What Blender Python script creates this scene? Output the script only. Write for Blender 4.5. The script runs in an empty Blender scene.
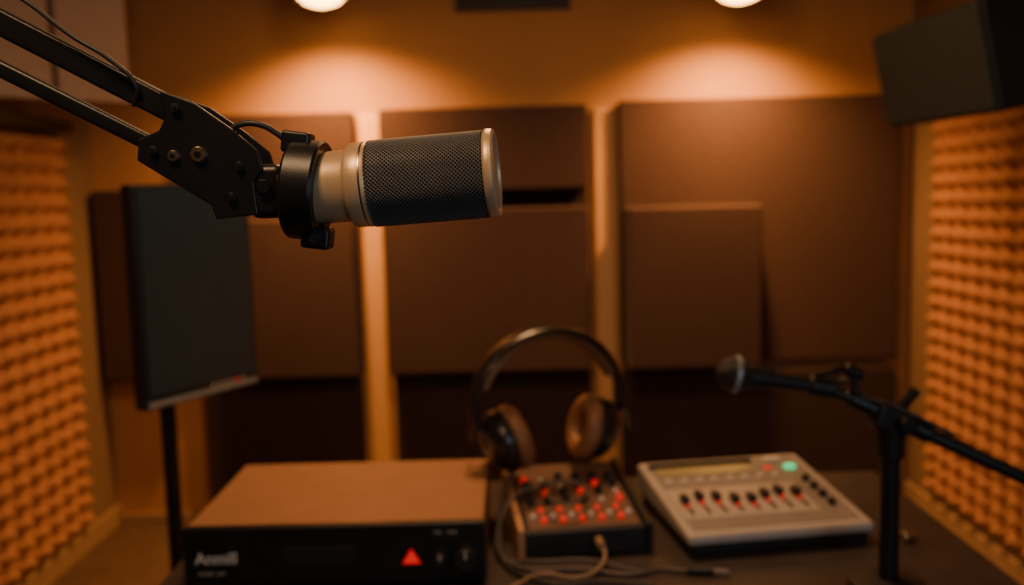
import bpy, bmesh, math, random
from mathutils import Vector, Matrix, Euler, Quaternion
random.seed(4)
C = bpy.context.scene.collection
R = math.radians

# ------------------------------------------------------------ materials
def mat(name, col, rough=0.6, metal=0.0, nscale=0, var=0.0, bump=0.0, bscale=None,
        emit=None, estr=0.0, coat=0.0, sheen=0.0, spec=0.5):
    m = bpy.data.materials.new(name); m.use_nodes = True
    nt = m.node_tree; b = nt.nodes['Principled BSDF']
    b.inputs['Base Color'].default_value = (*col, 1)
    b.inputs['Roughness'].default_value = rough
    b.inputs['Metallic'].default_value = metal
    b.inputs['Coat Weight'].default_value = coat
    b.inputs['Sheen Weight'].default_value = sheen
    b.inputs['Specular IOR Level'].default_value = spec
    tc = nt.nodes.new('ShaderNodeTexCoord')
    if var > 0:
        n = nt.nodes.new('ShaderNodeTexNoise'); n.inputs['Scale'].default_value = nscale or 8
        n.inputs['Detail'].default_value = 5
        nt.links.new(tc.outputs['Object'], n.inputs['Vector'])
        r = nt.nodes.new('ShaderNodeValToRGB')
        r.color_ramp.elements[0].position = 0.3; r.color_ramp.elements[1].position = 0.7
        r.color_ramp.elements[0].color = (*[c*(1-var) for c in col], 1)
        r.color_ramp.elements[1].color = (*[min(1, c*(1+var)) for c in col], 1)
        nt.links.new(n.outputs['Fac'], r.inputs['Fac'])
        nt.links.new(r.outputs['Color'], b.inputs['Base Color'])
    if bump > 0:
        n2 = nt.nodes.new('ShaderNodeTexNoise'); n2.inputs['Scale'].default_value = bscale or 200
        n2.inputs['Detail'].default_value = 3
        nt.links.new(tc.outputs['Object'], n2.inputs['Vector'])
        bp = nt.nodes.new('ShaderNodeBump'); bp.inputs['Strength'].default_value = bump
        bp.inputs['Distance'].default_value = 0.002
        nt.links.new(n2.outputs['Fac'], bp.inputs['Height'])
        nt.links.new(bp.outputs['Normal'], b.inputs['Normal'])
    if emit:
        b.inputs['Emission Color'].default_value = (*emit, 1)
        b.inputs['Emission Strength'].default_value = estr
    return m

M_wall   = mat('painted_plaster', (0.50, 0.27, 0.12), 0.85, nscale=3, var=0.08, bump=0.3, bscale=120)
M_wall_dim  = mat('painted_plaster_dim', (0.21, 0.14, 0.105), 0.85, nscale=3, var=0.08, bump=0.3, bscale=120)  # darker copy of the plaster; dim light away from the lamps painted in
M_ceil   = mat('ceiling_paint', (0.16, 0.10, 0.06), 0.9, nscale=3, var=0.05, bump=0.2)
M_floor  = mat('floor_carpet', (0.10, 0.060, 0.045), 0.95, nscale=30, var=0.25, bump=0.6, bscale=300)
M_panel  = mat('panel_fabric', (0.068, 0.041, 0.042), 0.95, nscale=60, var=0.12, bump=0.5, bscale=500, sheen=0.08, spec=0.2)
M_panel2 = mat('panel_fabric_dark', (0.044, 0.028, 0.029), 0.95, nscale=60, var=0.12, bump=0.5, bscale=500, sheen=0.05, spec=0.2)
M_beige  = mat('panel_fabric_beige', (0.50, 0.40, 0.33), 0.95, nscale=60, var=0.08, bump=0.4, bscale=400)
M_foam   = mat('acoustic_foam', (0.40, 0.20, 0.11), 0.9, nscale=25, var=0.12, bump=0.4, bscale=400, spec=0.2)
M_black  = mat('black_plastic', (0.012, 0.012, 0.013), 0.45, nscale=40, var=0.2, bump=0.15, bscale=600)
M_arm    = mat('black_powdercoat', (0.008, 0.008, 0.009), 0.38, nscale=40, var=0.2, bump=0.05, bscale=900)
M_steel  = mat('steel', (0.45, 0.42, 0.38), 0.3, 1.0, nscale=30, var=0.1)
M_brass  = mat('brass', (0.80, 0.66, 0.42), 0.28, 1.0, nscale=30, var=0.1)
M_champ  = mat('champagne_metal', (0.74, 0.50, 0.28), 0.38, 0.40, nscale=60, var=0.04, bump=0.05, bscale=900)
M_mesh   = mat('grille_wire', (0.19, 0.18, 0.17), 0.40, 0.6, nscale=60, var=0.1)
M_mesh2  = mat('ball_grille_wire', (0.05, 0.045, 0.042), 0.45, 0.6, nscale=60, var=0.3, bump=1.0, bscale=900)
M_core   = mat('grille_foam', (0.006, 0.006, 0.007), 0.9, nscale=60, var=0.1)
M_desk   = mat('desk_laminate', (0.045, 0.034, 0.033), 0.42, nscale=14, var=0.2, bump=0.15, bscale=200)
M_amp    = mat('amp_case', (0.38, 0.19, 0.095), 0.5, 0.1, nscale=20, var=0.06, bump=0.1, bscale=700)
M_ampf   = mat('amp_fascia', (0.008, 0.008, 0.009), 0.35, nscale=20, var=0.1)
M_white  = mat('white_print', (0.65, 0.62, 0.58), 0.6, nscale=20, var=0.02)
M_mixt   = mat('mixer_brown_plate', (0.15, 0.085, 0.06), 0.5, 0.2, nscale=30, var=0.1)
M_wood   = mat('mixer_wood_cheek', (0.48, 0.26, 0.13), 0.5, nscale=18, var=0.25)
M_grey   = mat('console_grey_plate', (0.50, 0.45, 0.41), 0.45, 0.1, nscale=30, var=0.04)
M_grey2  = mat('console_inset', (0.27, 0.24, 0.22), 0.5, nscale=30, var=0.05)
M_lcd    = mat('console_lcd', (0.26, 0.20, 0.09), 0.3, nscale=30, var=0.15, emit=(0.6, 0.42, 0.12), estr=0.10)
M_red    = mat('red_lit_cap', (0.7, 0.02, 0.015), 0.4, nscale=30, var=0.05, emit=(1, 0.01, 0.012), estr=0.6)
M_redtri = mat('red_led', (0.8, 0.02, 0.01), 0.4, nscale=30, var=0.05, emit=(1, 0.01, 0.012), estr=0.6)
M_green  = mat('green_led', (0.05, 0.7, 0.4), 0.4, nscale=30, var=0.05, emit=(0.02, 1, 0.35), estr=0.9)
M_wcap   = mat('white_cap', (0.85, 0.78, 0.7), 0.4, nscale=30, var=0.05)
M_screen = mat('monitor_glass', (0.017, 0.042, 0.062), 0.30, nscale=3, var=0.1, coat=0.2)
M_bezel  = mat('monitor_bezel', (0.012, 0.019, 0.024), 0.35, nscale=30, var=0.1)
M_chin   = mat('monitor_chin', (0.30, 0.35, 0.38), 0.4, 0.3, nscale=30, var=0.1)
M_spk    = mat('speaker_cloth', (0.027, 0.038, 0.045), 0.85, nscale=80, var=0.15, bump=0.5, bscale=600)
M_spkc   = mat('speaker_cabinet', (0.011, 0.012, 0.014), 0.5, nscale=20, var=0.15)
M_cush   = mat('ear_cushion_leather', (0.32, 0.15, 0.07), 0.45, nscale=40, var=0.15, bump=0.3, bscale=300)
M_hpblk  = mat('headphone_black', (0.020, 0.016, 0.014), 0.33, nscale=40, var=0.15, coat=0.3)
M_hpband = mat('headband_leather', (0.17, 0.095, 0.055), 0.4, nscale=40, var=0.15, bump=0.3, bscale=300)
M_cable  = mat('cable_rubber', (0.03, 0.027, 0.025), 0.45, nscale=40, var=0.1)
M_cableg = mat('cable_grey', (0.10, 0.08, 0.07), 0.5, nscale=40, var=0.1)
M_cableb = mat('cable_beige', (0.30, 0.19, 0.12), 0.5, nscale=40, var=0.1)
M_lamp   = mat('lamp_glass', (1, 0.8, 0.5), 0.4, nscale=5, var=0.02, emit=(1.0, 0.47, 0.11), estr=16)
M_trim   = mat('trim_paint', (0.34, 0.23, 0.16), 0.6, nscale=10, var=0.05)
M_litstrip  = mat('lit_strip_paint', (0.72, 0.43, 0.20), 0.6, nscale=10, var=0.04)  # paler wall tone: lamp glow between the panels put into the colour

# ------------------------------------------------------------ helpers
def grp(name, loc=(0, 0, 0), rot=(0, 0, 0)):
    e = bpy.data.objects.new(name, None); e.empty_display_size = 0.05
    e.location = loc; e.rotation_euler = rot; C.objects.link(e); return e

def fin(name, bm, m, parent=None, bevel=0, seg=3, smooth=False, angle=40):
    me = bpy.data.meshes.new(name); bmesh.ops.recalc_face_normals(bm, faces=bm.faces)
    bm.to_mesh(me); bm.free()
    for mm in (m if isinstance(m, list) else [m]): me.materials.append(mm)
    o = bpy.data.objects.new(name, me); C.objects.link(o)
    if parent: o.parent = parent
    if smooth:
        for p in me.polygons: p.use_smooth = True
        me.set_sharp_from_angle(angle=R(angle))
    if bevel:
        b = o.modifiers.new('bevel', 'BEVEL'); b.width = bevel; b.segments = seg
        b.limit_method = 'ANGLE'; b.angle_limit = R(35)
        for p in me.polygons: p.use_smooth = True
        me.set_sharp_from_angle(angle=R(30))
        w = o.modifiers.new('wn', 'WEIGHTED_NORMAL'); w.keep_sharp = False
    return o

def box(name, c, s, m, parent=None, bevel=0, rot=(0, 0, 0)):
    bm = bmesh.new(); bmesh.ops.create_cube(bm, size=1)
    bmesh.ops.scale(bm, vec=s, verts=bm.verts)
    o = fin(name, bm, m, parent, bevel); o.location = c; o.rotation_euler = rot; return o

def aim(p1, p2):
    d = Vector(p2) - Vector(p1); return d.to_track_quat('Z', 'Y'), d.length

def lathe_bm(prof, n=48, bm=None, M=None):
    bm = bm or bmesh.new(); rings = []
    for (r, z) in prof:
        if r < 1e-6: rings.append([bm.verts.new((0, 0, z))])
        else: rings.append([bm.verts.new((r*math.cos(2*math.pi*i/n), r*math.sin(2*math.pi*i/n), z)) for i in range(n)])
    if M is not None:
        for rg in rings:
            for v in rg: v.co = M @ v.co
    for a, b in zip(rings, rings[1:]):
        for i in range(n):
            j = (i+1) % n
            if len(a) == 1 and len(b) == 1: continue
            if len(a) == 1: bm.faces.new((a[0], b[i], b[j]))
            elif len(b) == 1: bm.faces.new((a[i], a[j], b[0]))
            else: bm.faces.new((a[i], a[j], b[j], b[i]))
    return bm

def lathe(name, prof, p1, p2, m, parent=None, n=48, angle=40):
    q, L = aim(p1, p2)
    o = fin(name, lathe_bm(prof, n), m, parent, smooth=True, angle=angle)
    o.location = p1; o.rotation_mode = 'QUATERNION'; o.rotation_quaternion = q; return o

def cyl(name, p1, p2, r, m, parent=None, r2=None, n=32, e=None):
    L = (Vector(p2)-Vector(p1)).length; r2 = r if r2 is None else r2
    e = min(r, r2)*0.15 if e is None else e; e = min(e, L*0.3)
    return lathe(name, [(0, 0), (r-e, 0), (r, e), (r2, L-e), (r2-e, L), (0, L)], p1, p2, m, parent, n, 30)

def tube(name, pts, r, m, parent=None, cyc=False):
    cu = bpy.data.curves.new(name, 'CURVE'); cu.dimensions = '3D'
    s = cu.splines.new('BEZIER'); s.bezier_points.add(len(pts)-1)
    for bp_, p in zip(s.bezier_points, pts):
        bp_.co = p; bp_.handle_left_type = bp_.handle_right_type = 'AUTO'
    s.use_cyclic_u = cyc; s.resolution_u = 10
    cu.bevel_depth = r; cu.bevel_resolution = 4; cu.use_fill_caps = True
    cu.materials.append(m)
    tmp = bpy.data.objects.new(name, cu); C.objects.link(tmp)
    dg = bpy.context.evaluated_depsgraph_get(); dg.update()
    me = bpy.data.meshes.new_from_object(tmp.evaluated_get(dg))
    bpy.data.objects.remove(tmp)
    for p in me.polygons: p.use_smooth = True
    o = bpy.data.objects.new(name, me); C.objects.link(o)
    if parent: o.parent = parent
    return o

def poly(name, pts, y0, y1, m, parent=None, bevel=0):
    """XZ outline extruded along Y"""
    bm = bmesh.new()
    vs = [bm.verts.new((x, y0, z)) for x, z in pts]
    f = bm.faces.new(vs)
    r = bmesh.ops.extrude_face_region(bm, geom=[f])
    for v in r['geom']:
        if isinstance(v, bmesh.types.BMVert): v.co.y = y1
    return fin(name, bm, m, parent, bevel)

def torus_bm(Rr, r, n=48, k=14, sx=1, sy=1, rz=None):
    bm = bmesh.new(); g = []
    rz = rz or r
    for i in range(n):
        a = 2*math.pi*i/n
        g.append([bm.verts.new(((Rr+r*math.cos(b))*math.cos(a)*sx, (Rr+r*math.cos(b))*math.sin(a)*sy, rz*math.sin(b)))
                  for b in [2*math.pi*j/k for j in range(k)]])
    for i in range(n):
        for j in range(k):
            bm.faces.new((g[i][j], g[(i+1) % n][j], g[(i+1) % n][(j+1) % k], g[i][(j+1) % k]))
    return bm

# ------------------------------------------------------------ room shell
XL, XR, YF, YB, ZC = -1.62, 1.57, -1.0, 3.70, 2.40
T = 0.1
box('floor', ((XL+XR)/2, (YF+YB)/2, -T/2), (XR-XL+2*T, YB-YF+2*T, T), M_floor)
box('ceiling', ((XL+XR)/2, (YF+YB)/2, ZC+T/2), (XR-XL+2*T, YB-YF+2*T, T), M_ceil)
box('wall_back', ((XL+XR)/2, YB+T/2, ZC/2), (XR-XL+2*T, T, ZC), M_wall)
box('wall_front', ((XL+XR)/2, YF-T/2, ZC/2), (XR-XL+2*T, T, ZC), M_wall_dim)
box('wall_left', (XL-T/2, (YF+YB)/2, ZC/2), (T, YB-YF, ZC), M_wall_dim)
box('wall_right', (XR+T/2, (YF+YB)/2, ZC/2), (T, YB-YF, ZC), M_wall_dim)
box('baseboard_right', (XR-0.008, (YF+YB)/2, 0.05), (0.016, YB-YF, 0.10), M_trim, bevel=0.003)
box('baseboard_left', (XL+0.008, (YF+YB)/2, 0.04), (0.016, YB-YF, 0.08), M_trim, bevel=0.003)
box('baseboard_back', ((XL+XR)/2, YB-0.008, 0.02), (XR-XL-0.04, 0.016, 0.04), M_trim, bevel=0.003)

# ------------------------------------------------------------ acoustic panels on the back wall
YP = YB-0.002
def panel(x0, x1, z0, z1, d, m, y=YP, name='acoustic_panel'):
    return box(name, ((x0+x1)/2, y-d/2, (z0+z1)/2), (x1-x0, d, z1-z0), m, bevel=0.012)
panel(-1.22, -0.59, 0.60, 1.615, 0.06, M_panel)
panel(-1.04, -0.60, 0.60, 1.215, 0.07, M_panel, YP-0.0605)
panel(-1.60, -1.24, 0.60, 1.34, 0.09, M_panel)
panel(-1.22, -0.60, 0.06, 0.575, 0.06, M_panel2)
panel(-0.485, 0.30, 1.30, 1.615, 0.13, M_panel)
panel(-0.48, 0.30, 0.605, 1.235, 0.14, M_panel)
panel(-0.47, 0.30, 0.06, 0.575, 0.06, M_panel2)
panel(-0.485, 0.305, 0.60, 1.60, 0.02, M_panel2)  # dark sheet added behind the gap to paint its shadow
panel(0.425, 1.505, 0.605, 1.63, 0.06, M_panel)
panel(0.44, 0.94, 0.61, 1.225, 0.13, M_panel, YP-0.0605)
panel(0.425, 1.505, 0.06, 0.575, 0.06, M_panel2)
box('lit_wall_strip_1', (-0.537, YP-0.008, 0.83), (0.075, 0.016, 1.56), M_litstrip, bevel=0.003)  # pale strips added to paint the brightly lit wall gaps
box('lit_wall_strip_2', (0.370, YP-0.008, 0.83), (0.070, 0.016, 1.56), M_litstrip, bevel=0.003)

# air vent high on the wall
v = grp('air_vent', (0.03, YB-0.013, 2.065))
box('frame', (0, 0, 0), (0.44, 0.022, 0.16), M_spkc, v, 0.004)
for i in range(6):
    box('louver_%d' % (i+1), (0, -0.012, -0.055+i*0.022), (0.40, 0.012, 0.006), M_bezel, v, 0.001, (R(30), 0, 0))

# corner panels (angled, beige)
cp = grp('corner_acoustic_panel', (-1.47, 3.11, 1.908), (0, 0, R(45)))
box('board_1', (-0.125, 0, 0), (0.235, 0.05, 0.56), M_beige, cp, 0.01)
box('board_2', (0.125, 0, 0), (0.235, 0.05, 0.56), M_beige, cp, 0.01)
box('rear_batten', (0, 0.03, 0), (0.4, 0.02, 0.1), M_spkc, cp, 0.003)

# ------------------------------------------------------------ egg-crate foam
def foam(name, x, side, y0, y1, z0, z1, cy=0.09, cz=0.066, depth=0.036):
    k = 6
    ny = int(round((y1-y0)/cy)); nz = int(round((z1-z0)/cz))
    bm = bmesh.new(); g = []
    for i in range(ny*k+1):
        row = []
        for j in range(nz*k+1):
            a = 0.5-0.5*math.cos(2*math.pi*i/k); b = 0.5-0.5*math.cos(2*math.pi*j/k)
            h = (a*b)**1.1
            row.append(bm.verts.new((x+side*(0.012+depth*h), y0+(y1-y0)*i/(ny*k), z0+(z1-z0)*j/(nz*k))))
        g.append(row)
    for i in range(ny*k):
        for j in range(nz*k):
            bm.faces.new((g[i][j], g[i+1][j], g[i+1][j+1], g[i][j+1]))
    loop = [g[i][0] for i in range(ny*k+1)] + [g[-1][j] for j in range(1, nz*k+1)] + \
           [g[i][-1] for i in range(ny*k-1, -1, -1)] + [g[0][j] for j in range(nz*k-1, 0, -1)]
    bk = [bm.verts.new((x, v.co.y, v.co.z)) for v in loop]
    for i in range(len(loop)):
        j = (i+1) % len(loop); bm.faces.new((loop[i], loop[j], bk[j], bk[i]))
    bm.faces.new(bk)
    return fin(name, bm, M_foam, smooth=True, angle=70)
foam('egg_crate_foam', XL+0.002, 1, 1.2, 3.42, 0.10, 1.53, 0.105, 0.067, 0.046)
foam('egg_crate_foam', XR-0.002, -1, 1.4, 3.46, 0.14, 1.57, 0.10, 0.061, 0.042)
box('trim_1', (XL+0.03, 2.31, 1.565), (0.06, 2.22, 0.04), M_spkc, bevel=0.004)

# ------------------------------------------------------------ ceiling lamps
def lamp(x, y, zb):
    g = grp('ceiling_spotlight', (x, y, zb))
    lathe('housing', [(0.075, 0.012), (0.092, 0.0), (0.096, 0.006), (0.096, 0.17), (0.088, 0.19), (0, 0.19)], (0, 0, 0), (0, 0, 1), M_spkc, g)
    lathe('glass_diffuser', [(0, -0.022), (0.03, -0.019), (0.06, -0.008), (0.080, 0.010), (0.078, 0.02), (0, 0.02)], (0, 0, 0), (0, 0, 1), M_lamp, g)
    cyl('stem', (0, 0, 0.185), (0, 0, ZC-zb-0.02), 0.012, M_spkc, g)
    cyl('ceiling_rose', (0, 0, ZC-zb-0.022), (0, 0, ZC-zb), 0.05, M_spkc, g)
    L = bpy.data.lights.new('spot_beam', 'SPOT'); L.energy = 150; L.color = (1, 0.41, 0.10)
    L.spot_size = R(145); L.spot_blend = 1.0; L.shadow_soft_size = 0.05
    o = bpy.data.objects.new('spot_beam', L); o.parent = g; o.location = (0, 0, -0.03); o.rotation_euler = (R(8), 0, 0); C.objects.link(o)
lamp(-0.640, 3.38, 1.976)
lamp(0.822, 3.38, 1.953)

# ------------------------------------------------------------ desk
dk = grp('studio_desk', (0.08, 1.10, 0))
DT = 0.765
box('desktop', (0, 0, DT-0.016), (1.17, 1.20, 0.032), M_desk, dk, 0.004)
for i, (a, b) in enumerate([(-1, -1), (1, -1), (-1, 1), (1, 1)]):
    box('leg_%d' % (i+1), (a*0.54, b*0.55, (DT-0.032)/2), (0.05, 0.05, DT-0.032), M_black, dk, 0.004)
box('rear_rail', (0, 0.55, 0.66), (1.03, 0.02, 0.10), M_black, dk, 0.003)
for s_, n_ in ((-1, 'side_rail_1'), (1, 'side_rail_2')):
    box(n_, (s_*0.54, 0, 0.70), (0.02, 1.05, 0.05), M_black, dk, 0.003)

# ------------------------------------------------------------ rack amplifier
am = grp('audio_amplifier', (-0.249, 1.375, DT))
box('case', (0, 0.008, 0.052), (0.405, 0.292, 0.080), M_amp, am, 0.004)
box('fascia', (0, -0.144, 0.052), (0.409, 0.014, 0.083), M_ampf, am, 0.003)
for i, (a, b) in enumerate([(-1, -1), (1, -1), (-1, 1), (1, 1)]):
    cyl('foot_%d' % (i+1), (a*0.16, b*0.11, 0), (a*0.16, b*0.11, 0.014), 0.016, M_black, am)
def label(name, txt, size, loc, parent, m=M_white, rot=(R(90), 0, 0)):
    cu = bpy.data.curves.new(name, 'FONT'); cu.body = txt; cu.size = size; cu.extrude = 0.0003
    cu.materials.append(m); cu.offset = 0.0004
    o = bpy.data.objects.new(name, cu); o.location = loc; o.rotation_euler = rot; o.parent = parent; C.objects.link(o)
label('label_name', 'Anmill', 0.022, (-0.188, -0.1515, 0.044), am)
label('label_small', 'STEREO  AMP', 0.006, (-0.184, -0.1515, 0.028), am, M_grey2)
label('label_right', 'VOL    BASS', 0.006, (0.135, -0.1515, 0.078), am, M_grey2)
bm = bmesh.new()
vs = [bm.verts.new(p) for p in ((0.092, -0.1515, 0.038), (0.116, -0.1515, 0.038), (0.104, -0.1515, 0.058))]
f = bm.faces.new(vs); e = bmesh.ops.extrude_face_region(bm, geom=[f])
for q in e['geom']:
    if isinstance(q, bmesh.types.BMVert): q.co.y -= 0.002
fin('warning_light', bm, M_redtri, am)
box('display_window', (-0.02, -0.1515, 0.052), (0.10, 0.002, 0.024), M_spkc, am, 0.001)
for i, (x, r) in enumerate([(0.144, 0.011), (0.178, 0.016)]):
    cyl('knob_ring_%d' % (i+1), (x, -0.150, 0.046), (x, -0.1525, 0.046), r*1.2, M_bezel, am)
    cyl('knob_%d' % (i+1), (x, -0.150, 0.046), (x, -0.172, 0.046), r, M_black, am)
    box('knob_pointer_%d' % (i+1), (x, -0.1725, 0.046+r*0.55), (0.0015, 0.001, r*0.7), M_wcap, am)
for i in range(5):
    cyl('button_%d' % (i+1), (-0.16+i*0.016, -0.150, 0.022), (-0.16+i*0.016, -0.154, 0.022), 0.003, M_bezel, am, n=12)
for i in range(9):
    box('vent_slot_%d' % (i+1), (-0.12+i*0.03, 0.155, 0.052), (0.015, 0.002, 0.05), M_spkc, am)

# ------------------------------------------------------------ small mixer
mx = grp('compact_audio_mixer', (0.086, 1.450, DT), (0, 0, R(6)))
W, D = 0.180, 0.250
def wedge(name, w, d, hf, hb, m, parent, bevel=0.003, x=0, z0=0.0):
    bm = bmesh.new()
    P_ = [(-w/2, -d/2, z0), (w/2, -d/2, z0), (w/2, d/2, z0), (-w/2, d/2, z0),
          (-w/2, -d/2, hf), (w/2, -d/2, hf), (w/2, d/2, hb), (-w/2, d/2, hb)]
    v = [bm.verts.new((a+x, b, c)) for a, b, c in P_]
    for q in ((0, 1, 2, 3), (4, 5, 6, 7), (0, 1, 5, 4), (1, 2, 6, 5), (2, 3, 7, 6), (3, 0, 4, 7)):
        bm.faces.new([v[i] for i in q])
    return fin(name, bm, m, parent, bevel)
wedge('chassis', W, D, 0.040, 0.066, M_black, mx, z0=0.001)
wedge('top_plate', W-0.014, D-0.012, 0.043, 0.0675, M_mixt, mx, 0.001, z0=0.03)
wedge('wood_cheek_1', 0.010, D+0.004, 0.045, 0.072, M_wood, mx, 0.002, x=-W/2-0.005)
wedge('wood_cheek_2', 0.010, D+0.004, 0.045, 0.072, M_black, mx, 0.002, x=W/2+0.005)
def surf(y, d, hf, hb): return hf+(hb-hf)*(y+d/2)/d
def knobs(name, pts, r, h, m, parent, n=16):
    bm = bmesh.new()
    for (x, y, z) in pts:
        lathe_bm([(0, h), (r*0.8, h), (r, h*0.85), (r*1.1, 0.0), (0, 0)], n, bm, Matrix.Translation((x, y, z)))
    return fin(name, bm, m, parent, smooth=True)
def addbox(bm, c, s):
    r = bmesh.ops.create_cube(bm, size=1)
    bmesh.ops.scale(bm, vec=s, verts=r['verts']); bmesh.ops.translate(bm, vec=c, verts=r['verts'])
redp, whp, blp = [], [], []
bmk = bmesh.new()
def mz(y): return surf(y, D, 0.043, 0.0675)-0.001
for i in range(5):
    addbox(bmk, (-0.058+i*0.029, -0.098, mz(-0.098)+0.004), (0.007, 0.009, 0.007))
    addbox(bmk, (-0.058+i*0.029, -0.062, mz(-0.062)+0.003), (0.006, 0.006, 0.007))
fin('red_keys', bmk, M_red, mx, 0.001)
for j, y in enumerate([-0.034, -0.006, 0.022, 0.050]):
    for i in range(6):
        p = (-0.07+i*0.028, y, mz(y))
        if (i, j) in ((1, 1), (3, 1), (0, 3), (4, 2), (5, 0)): redp.append(p)
        elif (i, j) in ((2, 2), (5, 1), (1, 3), (4, 0)): whp.append(p)
        else: blp.append(p)
whp += [(-0.072+i*0.029, -0.082, mz(-0.082)) for i in range(6)]
knobs('red_knobs', redp, 0.0045, 0.010, M_red, mx)
knobs('white_knobs', whp, 0.0038, 0.006, M_wcap, mx)
knobs('black_knobs', blp, 0.0062, 0.014, M_black, mx)
for i in range(4):
    cyl('front_jack_%d' % (i+1), (-0.06+i*0.04, -0.125, 0.022), (-0.06+i*0.04, -0.127, 0.022), 0.005, M_bezel, mx, n=16)

# ------------------------------------------------------------ grey control console
cs = grp('mixing_console', (0.367, 1.457, DT), (0, 0, R(8)))
CW, CD = 0.286, 0.272
wedge('base_shell', CW-0.012, CD-0.012, 0.022, 0.052, M_black, cs, 0.004, z0=0.001)
wedge('top_shell', CW, CD, 0.034, 0.064, M_grey, cs, 0.006, z0=0.018)
wedge('inset_plate', CW-0.026, CD-0.03, 0.0366, 0.0642, M_grey2, cs, 0.001, z0=0.03)
tilt = math.atan2(0.030, CD)
def cz(y): return surf(y, CD, 0.034, 0.064)+0.001
box('lcd_display', (-0.042, 0.082, cz(0.082)+0.001), (0.160, 0.032, 0.004), M_lcd, cs, 0.001, (tilt, 0, 0))
box('display_hood', (-0.042, 0.104, cz(0.104)+0.003), (0.18, 0.006, 0.010), M_spkc, cs, 0.001, (tilt, 0, 0))
box('fader_field', (-0.024, -0.035, cz(-0.035)+0.0002), (0.215, 0.105, 0.002), M_grey, cs, 0.0008, (tilt, 0, 0))
bmS = bmesh.new(); bmR = bmesh.new(); bmB = bmesh.new()
for i in range(8):
    x = -0.115+i*0.026; y = -0.035
    addbox(bmS, (x, y, cz(y)+0.001), (0.003, 0.085, 0.002))
    yy = y+0.010*math.sin(i*1.3)
    addbox(bmB, (x, yy, cz(yy)+0.008), (0.011, 0.022, 0.013))
    addbox(bmR, (x, yy-0.016, cz(yy-0.016)+0.004), (0.005, 0.004, 0.006))
fin('fader_slots', bmS, M_spkc, cs); fin('fader_caps', bmB, M_black, cs, 0.002); fin('fader_red_tips', bmR, M_red, cs, 0.001)
knobs('rotary_knobs', [(0.108, -0.07+k*0.03, cz(-0.07+k*0.03)) for k in range(4)], 0.006, 0.010, M_black, cs)
knobs('pads', [(-0.115+i*0.026, 0.045, cz(0.045)) for i in range(8)], 0.0045, 0.005, M_wcap, cs)
box('green_button', (0.104, 0.072, cz(0.072)+0.003), (0.018, 0.013, 0.006), M_green, cs, 0.002, (tilt, 0, 0))
box('red_button', (0.066, 0.074, cz(0.074)+0.002), (0.010, 0.009, 0.005), M_red, cs, 0.002, (tilt, 0, 0))
box('white_button', (0.086, 0.106, cz(0.106)+0.003), (0.03, 0.010, 0.006), M_wcap, cs, 0.002, (tilt, 0, 0))

# ------------------------------------------------------------ headphones
hp = grp('over_ear_headphones', (0.060, 1.515, 0.834), (R(-4), 0, R(25))); hp.scale = (1.15, 1.10, 1.0)
def band(name, hw, hz, z0, wid, th, m, a0=0, a1=180, n=48):
    bm = bmesh.new(); rings = []
    for i in range(n+1):
        a = R(a0+(a1-a0)*i/n)
        c, s = math.cos(a), math.sin(a)
        nx, nz = c/hw, s/hz; l = math.hypot(nx, nz); nx /= l; nz /= l
        taper = 0.55+0.45*math.sin(a)
        ring = []
        for k in range(12):
            b = 2*math.pi*k/12
            t = th*0.5*math.cos(b); y = wid*0.5*taper*math.sin(b)
            ring.append(bm.verts.new((hw*c+nx*t, y, z0+hz*s+nz*t)))
        rings.append(ring)
    for A, B in zip(rings, rings[1:]):
        for k in range(12):
            bm.faces.new((A[k], A[(k+1) % 12], B[(k+1) % 12], B[k]))
    bm.faces.new(rings[0]); bm.faces.new(list(reversed(rings[-1])))
    return fin(name, bm, m, hp, smooth=True, angle=60)
band('headband', 0.119, 0.126, 0.112, 0.042, 0.013, M_hpblk, -12, 192)
band('headband_pad', 0.108, 0.115, 0.112, 0.040, 0.014, M_hpband, 20, 160)
for s in (-1, 1):
    tag = '1' if s < 0 else '2'
    q = grp('ear_cup_'+tag, (s*0.076, 0, 0.064), (R(0), R(90*s+14*s), R(-6))); q.parent = hp
    o = fin('shell_'+tag, lathe_bm([(0, 0.026), (0.018, 0.026), (0.032, 0.022), (0.043, 0.010), (0.046, 0.0), (0.045, -0.008), (0, -0.008)], 48), M_hpblk, q, smooth=True)
    o.scale = (1.15, 1.0, 1)
    o = fin('cushion_'+tag, torus_bm(0.033, 0.0145, 48, 16, rz=0.014), M_cush, q, smooth=True); o.scale = (1.15, 1.0, 1); o.location = (0, 0, -0.019)
    o = fin('driver_cloth_'+tag, lathe_bm([(0, -0.012), (0.029, -0.012), (0.029, -0.006), (0, -0.006)], 32), M_core, q, smooth=True)
    o = fin('trim_ring_'+tag, torus_bm(0.026, 0.0015, 40, 8), M_steel, q, smooth=True); o.location = (0, 0, 0.0245)
    tube('yoke_'+tag, [(s*0.112, 0.0, 0.100), (s*0.114, -0.022, 0.087), (s*0.106, -0.043, 0.064)], 0.0035, M_hpblk, hp)
    tube('yoke_rear_'+tag, [(s*0.112, 0.0, 0.100), (s*0.114, 0.022, 0.087), (s*0.106, 0.043, 0.064)], 0.0035, M_hpblk, hp)
    box('slider_'+tag, (s*0.1155, 0, 0.110), (0.009, 0.020, 0.040), M_hpblk, hp, 0.003)

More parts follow.
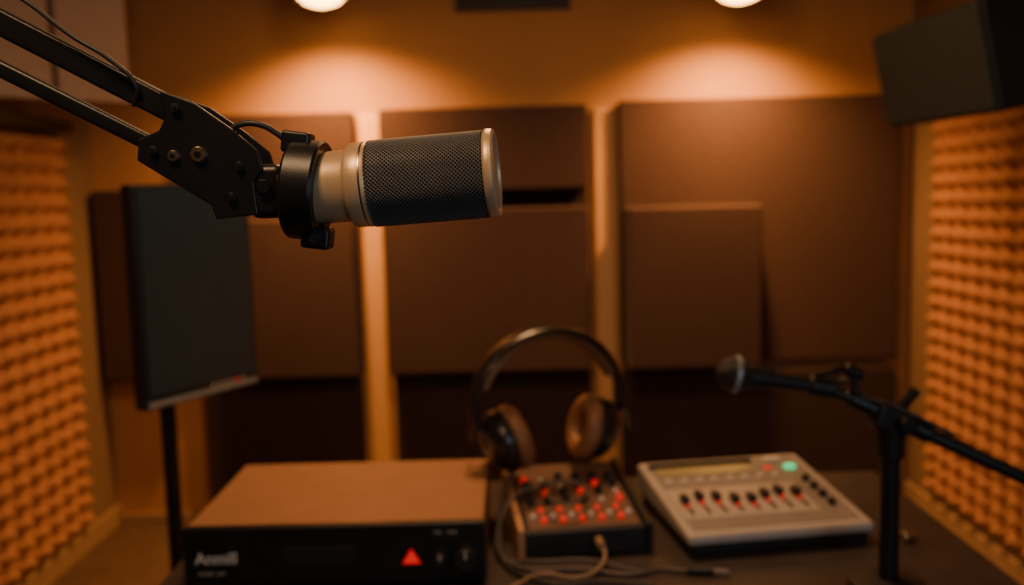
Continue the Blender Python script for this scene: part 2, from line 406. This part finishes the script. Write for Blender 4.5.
# ------------------------------------------------------------ cables on the desk
zc = DT+0.0045
cb = grp('audio_cable')
tube('headphone_lead', [(0.0, 1.50, 0.855), (-0.022, 1.44, 0.82), (-0.028, 1.38, zc+0.004), (-0.02, 1.31, zc), (0.01, 1.275, zc), (0.09, 1.268, zc), (0.15, 1.245, zc), (0.20, 1.262, zc), (0.235, 1.252, zc)], 0.0030, M_cableg, cb)
cyl('jack_plug', (0.232, 1.253, zc+0.001), (0.268, 1.247, zc+0.001), 0.0055, M_black, cb)
cyl('jack_tip', (0.268, 1.247, zc+0.001), (0.288, 1.244, zc+0.001), 0.0028, M_steel, cb)
cb2 = grp('audio_cable')
tube('patch_lead', [(0.118, 1.307, DT+0.028), (0.122, 1.283, DT+0.020), (0.114, 1.262, zc+0.006), (0.08, 1.240, zc), (0.03, 1.255, zc), (0.0, 1.225, zc), (-0.03, 1.19, zc)], 0.0030, M_cableb, cb2)
cyl('lead_plug', (0.116, 1.318, DT+0.028), (0.119, 1.294, DT+0.026), 0.006, M_cableb, cb2)
cb3 = grp('audio_cable')
tube('coiled_lead', [(0.045, 1.39, 0.842), (0.06, 1.35, 0.838), (0.10, 1.37, 0.840), (0.09, 1.42, 0.846), (0.03, 1.41, 0.845), (-0.016, 1.36, 0.832), (-0.024, 1.31, zc+0.004), (0.02, 1.288, zc+0.006), (0.10, 1.280, zc+0.008), (0.17, 1.25, zc)], 0.0024, M_cableg, cb3)
cb4 = grp('audio_cable')
tube('spare_lead', [(-0.028, 1.47, zc), (-0.036, 1.40, zc), (-0.030, 1.33, zc), (0.0, 1.255, zc), (0.05, 1.222, zc), (0.12, 1.225, zc), (0.18, 1.210, zc)], 0.003, M_cable, cb4)
ad = grp('jack_adapter', (0.57, 1.345, DT+0.0085))
cyl('barrel', (0, 0, 0), (0.016, 0.010, 0), 0.0075, M_brass, ad)
cyl('tip', (0.016, 0.010, 0), (0.026, 0.016, 0), 0.004, M_brass, ad)

# ------------------------------------------------------------ monitor on stand
mo = grp('computer_monitor', (-0.688, 2.05, 0), (0, 0, R(61)))
box('housing', (0, 0.012, 1.098), (0.325, 0.036, 0.468), M_bezel, mo, 0.006)
box('screen', (0, -0.0072, 1.107), (0.301, 0.003, 0.430), M_screen, mo, 0.001)
box('chin_strip', (0, -0.0072, 0.874), (0.310, 0.004, 0.011), M_chin, mo, 0.001)
for i in range(6):
    cyl('chin_button_%d' % (i+1), (0.02+i*0.018, -0.0075, 0.886), (0.02+i*0.018, -0.0095, 0.886), 0.0032, M_red if i == 4 else M_wcap, mo, n=12)
box('vesa_plate', (0, 0.037, 1.08), (0.10, 0.016, 0.10), M_black, mo, 0.002)
cyl('pole', (-0.05, 0.062, 0.02), (-0.05, 0.062, 1.12), 0.017, M_black, mo)
box('pole_bracket', (-0.025, 0.05, 1.08), (0.08, 0.02, 0.05), M_black, mo, 0.002)
cyl('base', (-0.05, 0.062, 0.0), (-0.05, 0.062, 0.022), 0.16, M_black, mo, n=48)

# ------------------------------------------------------------ wall speaker
sp = grp('wall_speaker', (1.158, 2.36, 1.592), (R(12), 0, R(-86)))
box('cabinet', (0, 0.0, 0), (0.52, 0.24, 0.255), M_spkc, sp, 0.008)
box('grille', (0, -0.124, 0), (0.505, 0.010, 0.240), M_spk, sp, 0.004)
cyl('badge', (0.20, -0.128, -0.10), (0.20, -0.131, -0.10), 0.006, M_bezel, sp, n=20)
cyl('bracket_arm', (0, 0.115, 0.03), (0, 0.275, -0.02), 0.016, M_black, sp)
box('bracket_plate', (0, 0.272, -0.02), (0.12, 0.012, 0.14), M_black, sp, 0.002, (R(-12), 0, 0))

# ------------------------------------------------------------ second microphone on short stand
s2 = grp('desk_microphone_stand', (0, 0, 0))
px, py = 0.482, 1.18
lathe('round_base', [(0, 0), (0.050, 0), (0.052, 0.004), (0.048, 0.014), (0.02, 0.020), (0, 0.020)], (px, py, DT), (px, py, 1), M_black, s2)
cyl('pole', (px, py, DT+0.015), (px, py, 0.965), 0.0125, M_arm, s2)
cyl('pole_collar', (px, py, 0.945), (px, py, 0.985), 0.017, M_arm, s2)
box('swivel_block', (px-0.002, py, 0.996), (0.046, 0.034, 0.034), M_arm, s2, 0.006, (0, R(22), 0))
cyl('swivel_screw', (px+0.01, py-0.014, 0.995), (px+0.01, py-0.034, 0.995), 0.011, M_arm, s2)
cyl('wing_knob', (px+0.012, py, 1.01), (px+0.030, py-0.005, 1.035), 0.007, M_arm, s2)
cyl('boom_tube', (0.425, 1.19, 1.026), (0.80, 1.13, 0.845), 0.009, M_arm, s2)
cyl('boom_end', (0.80, 1.13, 0.845), (0.86, 1.12, 0.816), 0.014, M_black, s2)
cyl('boom_sleeve', (0.432, 1.189, 1.023), (0.53, 1.173, 0.976), 0.0125, M_arm, s2)
m2 = grp('dynamic_microphone', (0, 0, 0))
A = Vector((0.262, 1.20, 1.060)); B = Vector((0.43, 1.20, 1.030))
lathe('grille_ball', [(0, 0), (0.010, 0.002), (0.018, 0.008), (0.0225, 0.018), (0.0235, 0.026), (0.021, 0.036), (0.017, 0.044), (0, 0.044)], A, B, M_mesh2, m2)
lathe('handle', [(0, 0.044), (0.016, 0.044), (0.0155, 0.050), (0.0115, 0.075), (0.0088, 0.125), (0, 0.125)], A, B, M_black, m2)
lathe('grille_collar', [(0.0235, 0.022), (0.0250, 0.023), (0.0250, 0.028), (0.0235, 0.029)], A, B, M_chin, m2)
cyl('clip', (0.382, 1.20, 1.0390), (0.415, 1.20, 1.033), 0.0145, M_black, s2)
tube('mic_lead', [(0.415, 1.20, 1.034), (0.425, 1.195, 1.045), (0.435, 1.19, 1.044), (0.44, 1.185, 1.03), (0.47, 1.165, 1.02), (0.55, 1.15, 0.98)], 0.003, M_cable, s2)
tube('support_rod', [(0.385, 1.175, 1.056), (0.41, 1.182, 1.060), (0.43, 1.19, 1.062)], 0.0035, M_arm, s2)
cyl('rod_end', (0.425, 1.19, 1.061), (0.448, 1.19, 1.052), 0.0075, M_arm, s2)
cyl('rod_neck', (0.437, 1.19, 1.056), (0.440, 1.188, 1.020), 0.005, M_arm, s2)
cyl('clip_neck', (0.41, 1.197, 1.03), (0.437, 1.188, 1.022), 0.008, M_arm, s2)

# ------------------------------------------------------------ hero: condenser microphone
cm = grp('condenser_microphone', (-0.108, 0.533, 1.3038))
end = Vector((-0.0065, 0.5255, 1.3097)); ax = (end-Vector(cm.location)).normalized()
cm.rotation_mode = 'QUATERNION'; cm.rotation_quaternion = ax.to_track_quat('Z', 'Y')
def L_(name, prof, m, n=96, angle=35): return fin(name, lathe_bm(prof, n), m, cm, smooth=True, angle=angle)
L_('rear_cap', [(0, -0.020), (0.0140, -0.020), (0.0165, -0.018), (0.0175, -0.013), (0, -0.013)], M_arm)
L_('body', [(0, -0.013), (0.0185, -0.013), (0.0192, -0.010), (0.0200, 0.000), (0.0202, 0.018), (0.0207, 0.0195),
            (0.0230, 0.0205), (0.0236, 0.0215), (0.0236, 0.0310), (0.0231, 0.0320), (0.020, 0.0322), (0, 0.0322)], M_champ)
L_('body_groove', [(0.0236, 0.0285), (0.0239, 0.0288), (0.0239, 0.0294), (0.0236, 0.0297)], M_steel)
L_('grille_foam_core', [(0, 0.031), (0.0229, 0.031), (0.0229, 0.0975), (0, 0.0975)], M_core)
L_('end_ring', [(0.0225, 0.0958), (0.0238, 0.0960), (0.0246, 0.0968), (0.0249, 0.0985), (0.0246, 0.1010), (0.0232, 0.1022), (0.0215, 0.1020), (0.0208, 0.1005), (0, 0.1000)], M_champ)
bm = bmesh.new(); N = 66; rows = 58; z0, z1 = 0.0315, 0.0965; rr = 0.0239
G = []
for j in range(rows+1):
    off = 0.5*(j % 2)
    G.append([bm.verts.new((rr*math.cos(2*math.pi*(i+off)/N), rr*math.sin(2*math.pi*(i+off)/N), z0+(z1-z0)*j/rows)) for i in range(N)])
for j in range(rows-1):
    for i in range(N):
        if j % 2 == 0: l, r_ = G[j+1][(i-1) % N], G[j+1][i]
        else: l, r_ = G[j+1][i], G[j+1][(i+1) % N]
        bm.faces.new((G[j][i], r_, G[j+2][i], l))
o = fin('wire_grille', bm, M_mesh, cm, smooth=True, angle=180)
w = o.modifiers.new('wire', 'WIREFRAME'); w.thickness = 0.00070; w.use_even_offset = False; w.use_replace = True

# ------------------------------------------------------------ boom arm
ba = grp('microphone_boom_arm', (0, 0, 0))
Yc = 0.535
ringc = Vector((-0.1135, 0.533, 1.3032))
o = fin('clamp_ring', lathe_bm([(0.0203, -0.009), (0.0270, -0.009), (0.0280, -0.0075), (0.0280, 0.0075), (0.0270, 0.009), (0.0203, 0.009), (0.0203, -0.009)], 64), M_arm, ba, smooth=True, angle=30)
o.location = ringc; o.rotation_mode = 'QUATERNION'
o.rotation_quaternion = (ax+Vector((0, 0, -0.16))).normalized().to_track_quat('Z', 'Y')
box('clamp_lug_top', (-0.117, 0.530, 1.3295), (0.016, 0.016, 0.012), M_arm, ba, 0.002, (0, R(8), 0))
box('clamp_lug_bottom', (-0.108, 0.528, 1.2765), (0.016, 0.018, 0.012), M_arm, ba, 0.002, (0, R(8), 0))
cyl('clamp_screw', (-0.108, 0.519, 1.2765), (-0.108, 0.514, 1.2765), 0.0030, M_arm, ba, n=20)
box('clamp_block', (-0.1340, 0.533, 1.303), (0.020, 0.026, 0.030), M_arm, ba, 0.005)
cyl('swivel_barrel', (-0.146, 0.533, 1.303), (-0.128, 0.533, 1.303), 0.0105, M_arm, ba)
cyl('swivel_bolt', (-0.1345, 0.522, 1.3055), (-0.1345, 0.517, 1.3055), 0.0045, M_arm, ba, n=6)
pl = [(-.1885, 1.359), (-.1696, 1.3515), (-.1500, 1.3370), (-.1372, 1.3253), (-.1345, 1.3150), (-.1400, 1.3085), (-.1385, 1.2905),
      (-.1618, 1.2884), (-.1640, 1.2960), (-.2030, 1.3215), (-.2015, 1.3330), (-.1900, 1.3375), (-.1860, 1.3450)]
poly('side_plate_front', pl, 0.5190, 0.5225, M_arm, ba, 0.0008)
poly('side_plate_rear', pl, 0.5455, 0.5490, M_arm, ba, 0.0008)
poly('hinge_core', [(-.180, 1.334), (-.150, 1.328), (-.140, 1.315), (-.142, 1.292), (-.160, 1.291), (-.165, 1.298), (-.195, 1.320)], 0.5225, 0.5455, M_arm, ba, 0.002)
for i, (x, z, r, m) in enumerate([(-.1827, 1.3235, .0030, M_brass), (-.1690, 1.3240, .0042, M_brass), (-.1520, 1.3000, .0028, M_arm), (-.1800, 1.3490, .0025, M_black), (-.1935, 1.3265, .0025, M_black), (-.1470, 1.3170, .0025, M_black)]):
    cyl('pivot_bolt_%d' % (i+1), (x, 0.5200, z), (x, 0.5165, z), r, m, ba, n=24)
    cyl('pivot_bolt_core_%d' % (i+1), (x, 0.5168, z), (x, 0.5160, z), r*0.5, M_arm, ba, n=6)
elU = Vector((-0.520, Yc, 1.532)); elL = Vector((-0.524, Yc, 1.505))
def sq(name, p1, p2, w, h, m):
    q, L = aim(p1, p2)
    o = box(name, (Vector(p1)+Vector(p2))/2, (w, h, L), m, ba, 0.002); o.rotation_mode = 'QUATERNION'; o.rotation_quaternion = q; return o
sq('upper_bar', (-0.180, Yc, 1.3455), elU, 0.014, 0.014, M_arm)
sq('lower_bar', (-0.188, Yc, 1.3245), elL, 0.0090, 0.009, M_arm)
tube('tension_cable', [(-0.44, 0.524, 1.50), (-0.36, 0.522, 1.459), (-0.262, 0.521, 1.411), (-0.236, 0.523, 1.390), (-0.215, 0.523, 1.376), (-0.203, 0.525, 1.362), (-0.207, 0.53, 1.352)], 0.0013, M_cable, ba)
tube('mic_lead', [(-0.157, 0.528, 1.3345), (-0.149, 0.526, 1.3395), (-0.138, 0.525, 1.3400), (-0.128, 0.526, 1.3350), (-0.1205, 0.528, 1.3270), (-0.118, 0.530, 1.318)], 0.0017, M_cable, ba)
poly('elbow_plate_front', [(-.54, 1.545), (-.50, 1.545), (-.495, 1.495), (-.535, 1.480), (-.555, 1.50)], 0.520, 0.524, M_arm, ba, 0.001)
poly('elbow_plate_rear', [(-.54, 1.545), (-.50, 1.545), (-.495, 1.495), (-.535, 1.480), (-.555, 1.50)], 0.546, 0.550, M_arm, ba, 0.001)
cyl('elbow_bolt', (-.522, 0.515, 1.515), (-.522, 0.555, 1.515), 0.006, M_steel, ba)
sq('lower_arm_1', (-.530, Yc, 1.50), (-.452, 0.60, 0.86), 0.012, 0.012, M_arm)
sq('lower_arm_2', (-.505, Yc, 1.50), (-.432, 0.60, 0.86), 0.009, 0.009, M_arm)
cyl('desk_post', (-.445, 0.60, DT+0.01), (-.445, 0.60, 0.88), 0.014, M_arm, ba)
box('desk_clamp_top', (-.455, 0.60, DT+0.006), (0.07, 0.06, 0.012), M_arm, ba, 0.003)

# ------------------------------------------------------------ lights
def area(name, loc, target, sx, sy, e, col):
    L = bpy.data.lights.new(name, 'AREA'); L.shape = 'RECTANGLE'; L.size = sx; L.size_y = sy; L.energy = e; L.color = col
    o = bpy.data.objects.new(name, L); o.location = loc
    o.rotation_euler = (Vector(target)-Vector(loc)).to_track_quat('-Z', 'Y').to_euler(); C.objects.link(o)
area('ceiling_light', (0.0, 1.9, 2.36), (0.0, 1.9, 0), 0.35, 0.35, 20, (1, 0.50, 0.21))
area('cool_fill', (0.7, -0.8, 1.45), (-0.2, 1.8, 1.15), 0.7, 0.7, 4.5, (0.60, 0.82, 1.0))  # added cool fill behind the camera, not a lamp of the room
area('key_light', (-0.35, 0.1, 2.1), (-0.05, 0.55, 1.3), 0.25, 0.25, 7, (1, 0.60, 0.30))

w = bpy.data.worlds.new('world'); bpy.context.scene.world = w; w.use_nodes = True
w.node_tree.nodes['Background'].inputs[0].default_value = (0.02, 0.03, 0.04, 1)
w.node_tree.nodes['Background'].inputs[1].default_value = 0.3

# ------------------------------------------------------------ camera
cam = bpy.data.cameras.new('camera'); co = bpy.data.objects.new('camera', cam); C.objects.link(co)
cam.sensor_width = 36; cam.lens = 33.05; cam.clip_start = 0.02
co.location = (0, 0, 1.3)
co.rotation_mode = 'QUATERNION'
fw = Euler((R(90-6.2), 0, 0)).to_quaternion()
co.rotation_quaternion = fw @ Quaternion((0, 0, 1), R(-1.5))
cam.dof.use_dof = True; cam.dof.focus_distance = 0.515; cam.dof.aperture_fstop = 5.6
bpy.context.scene.camera = co
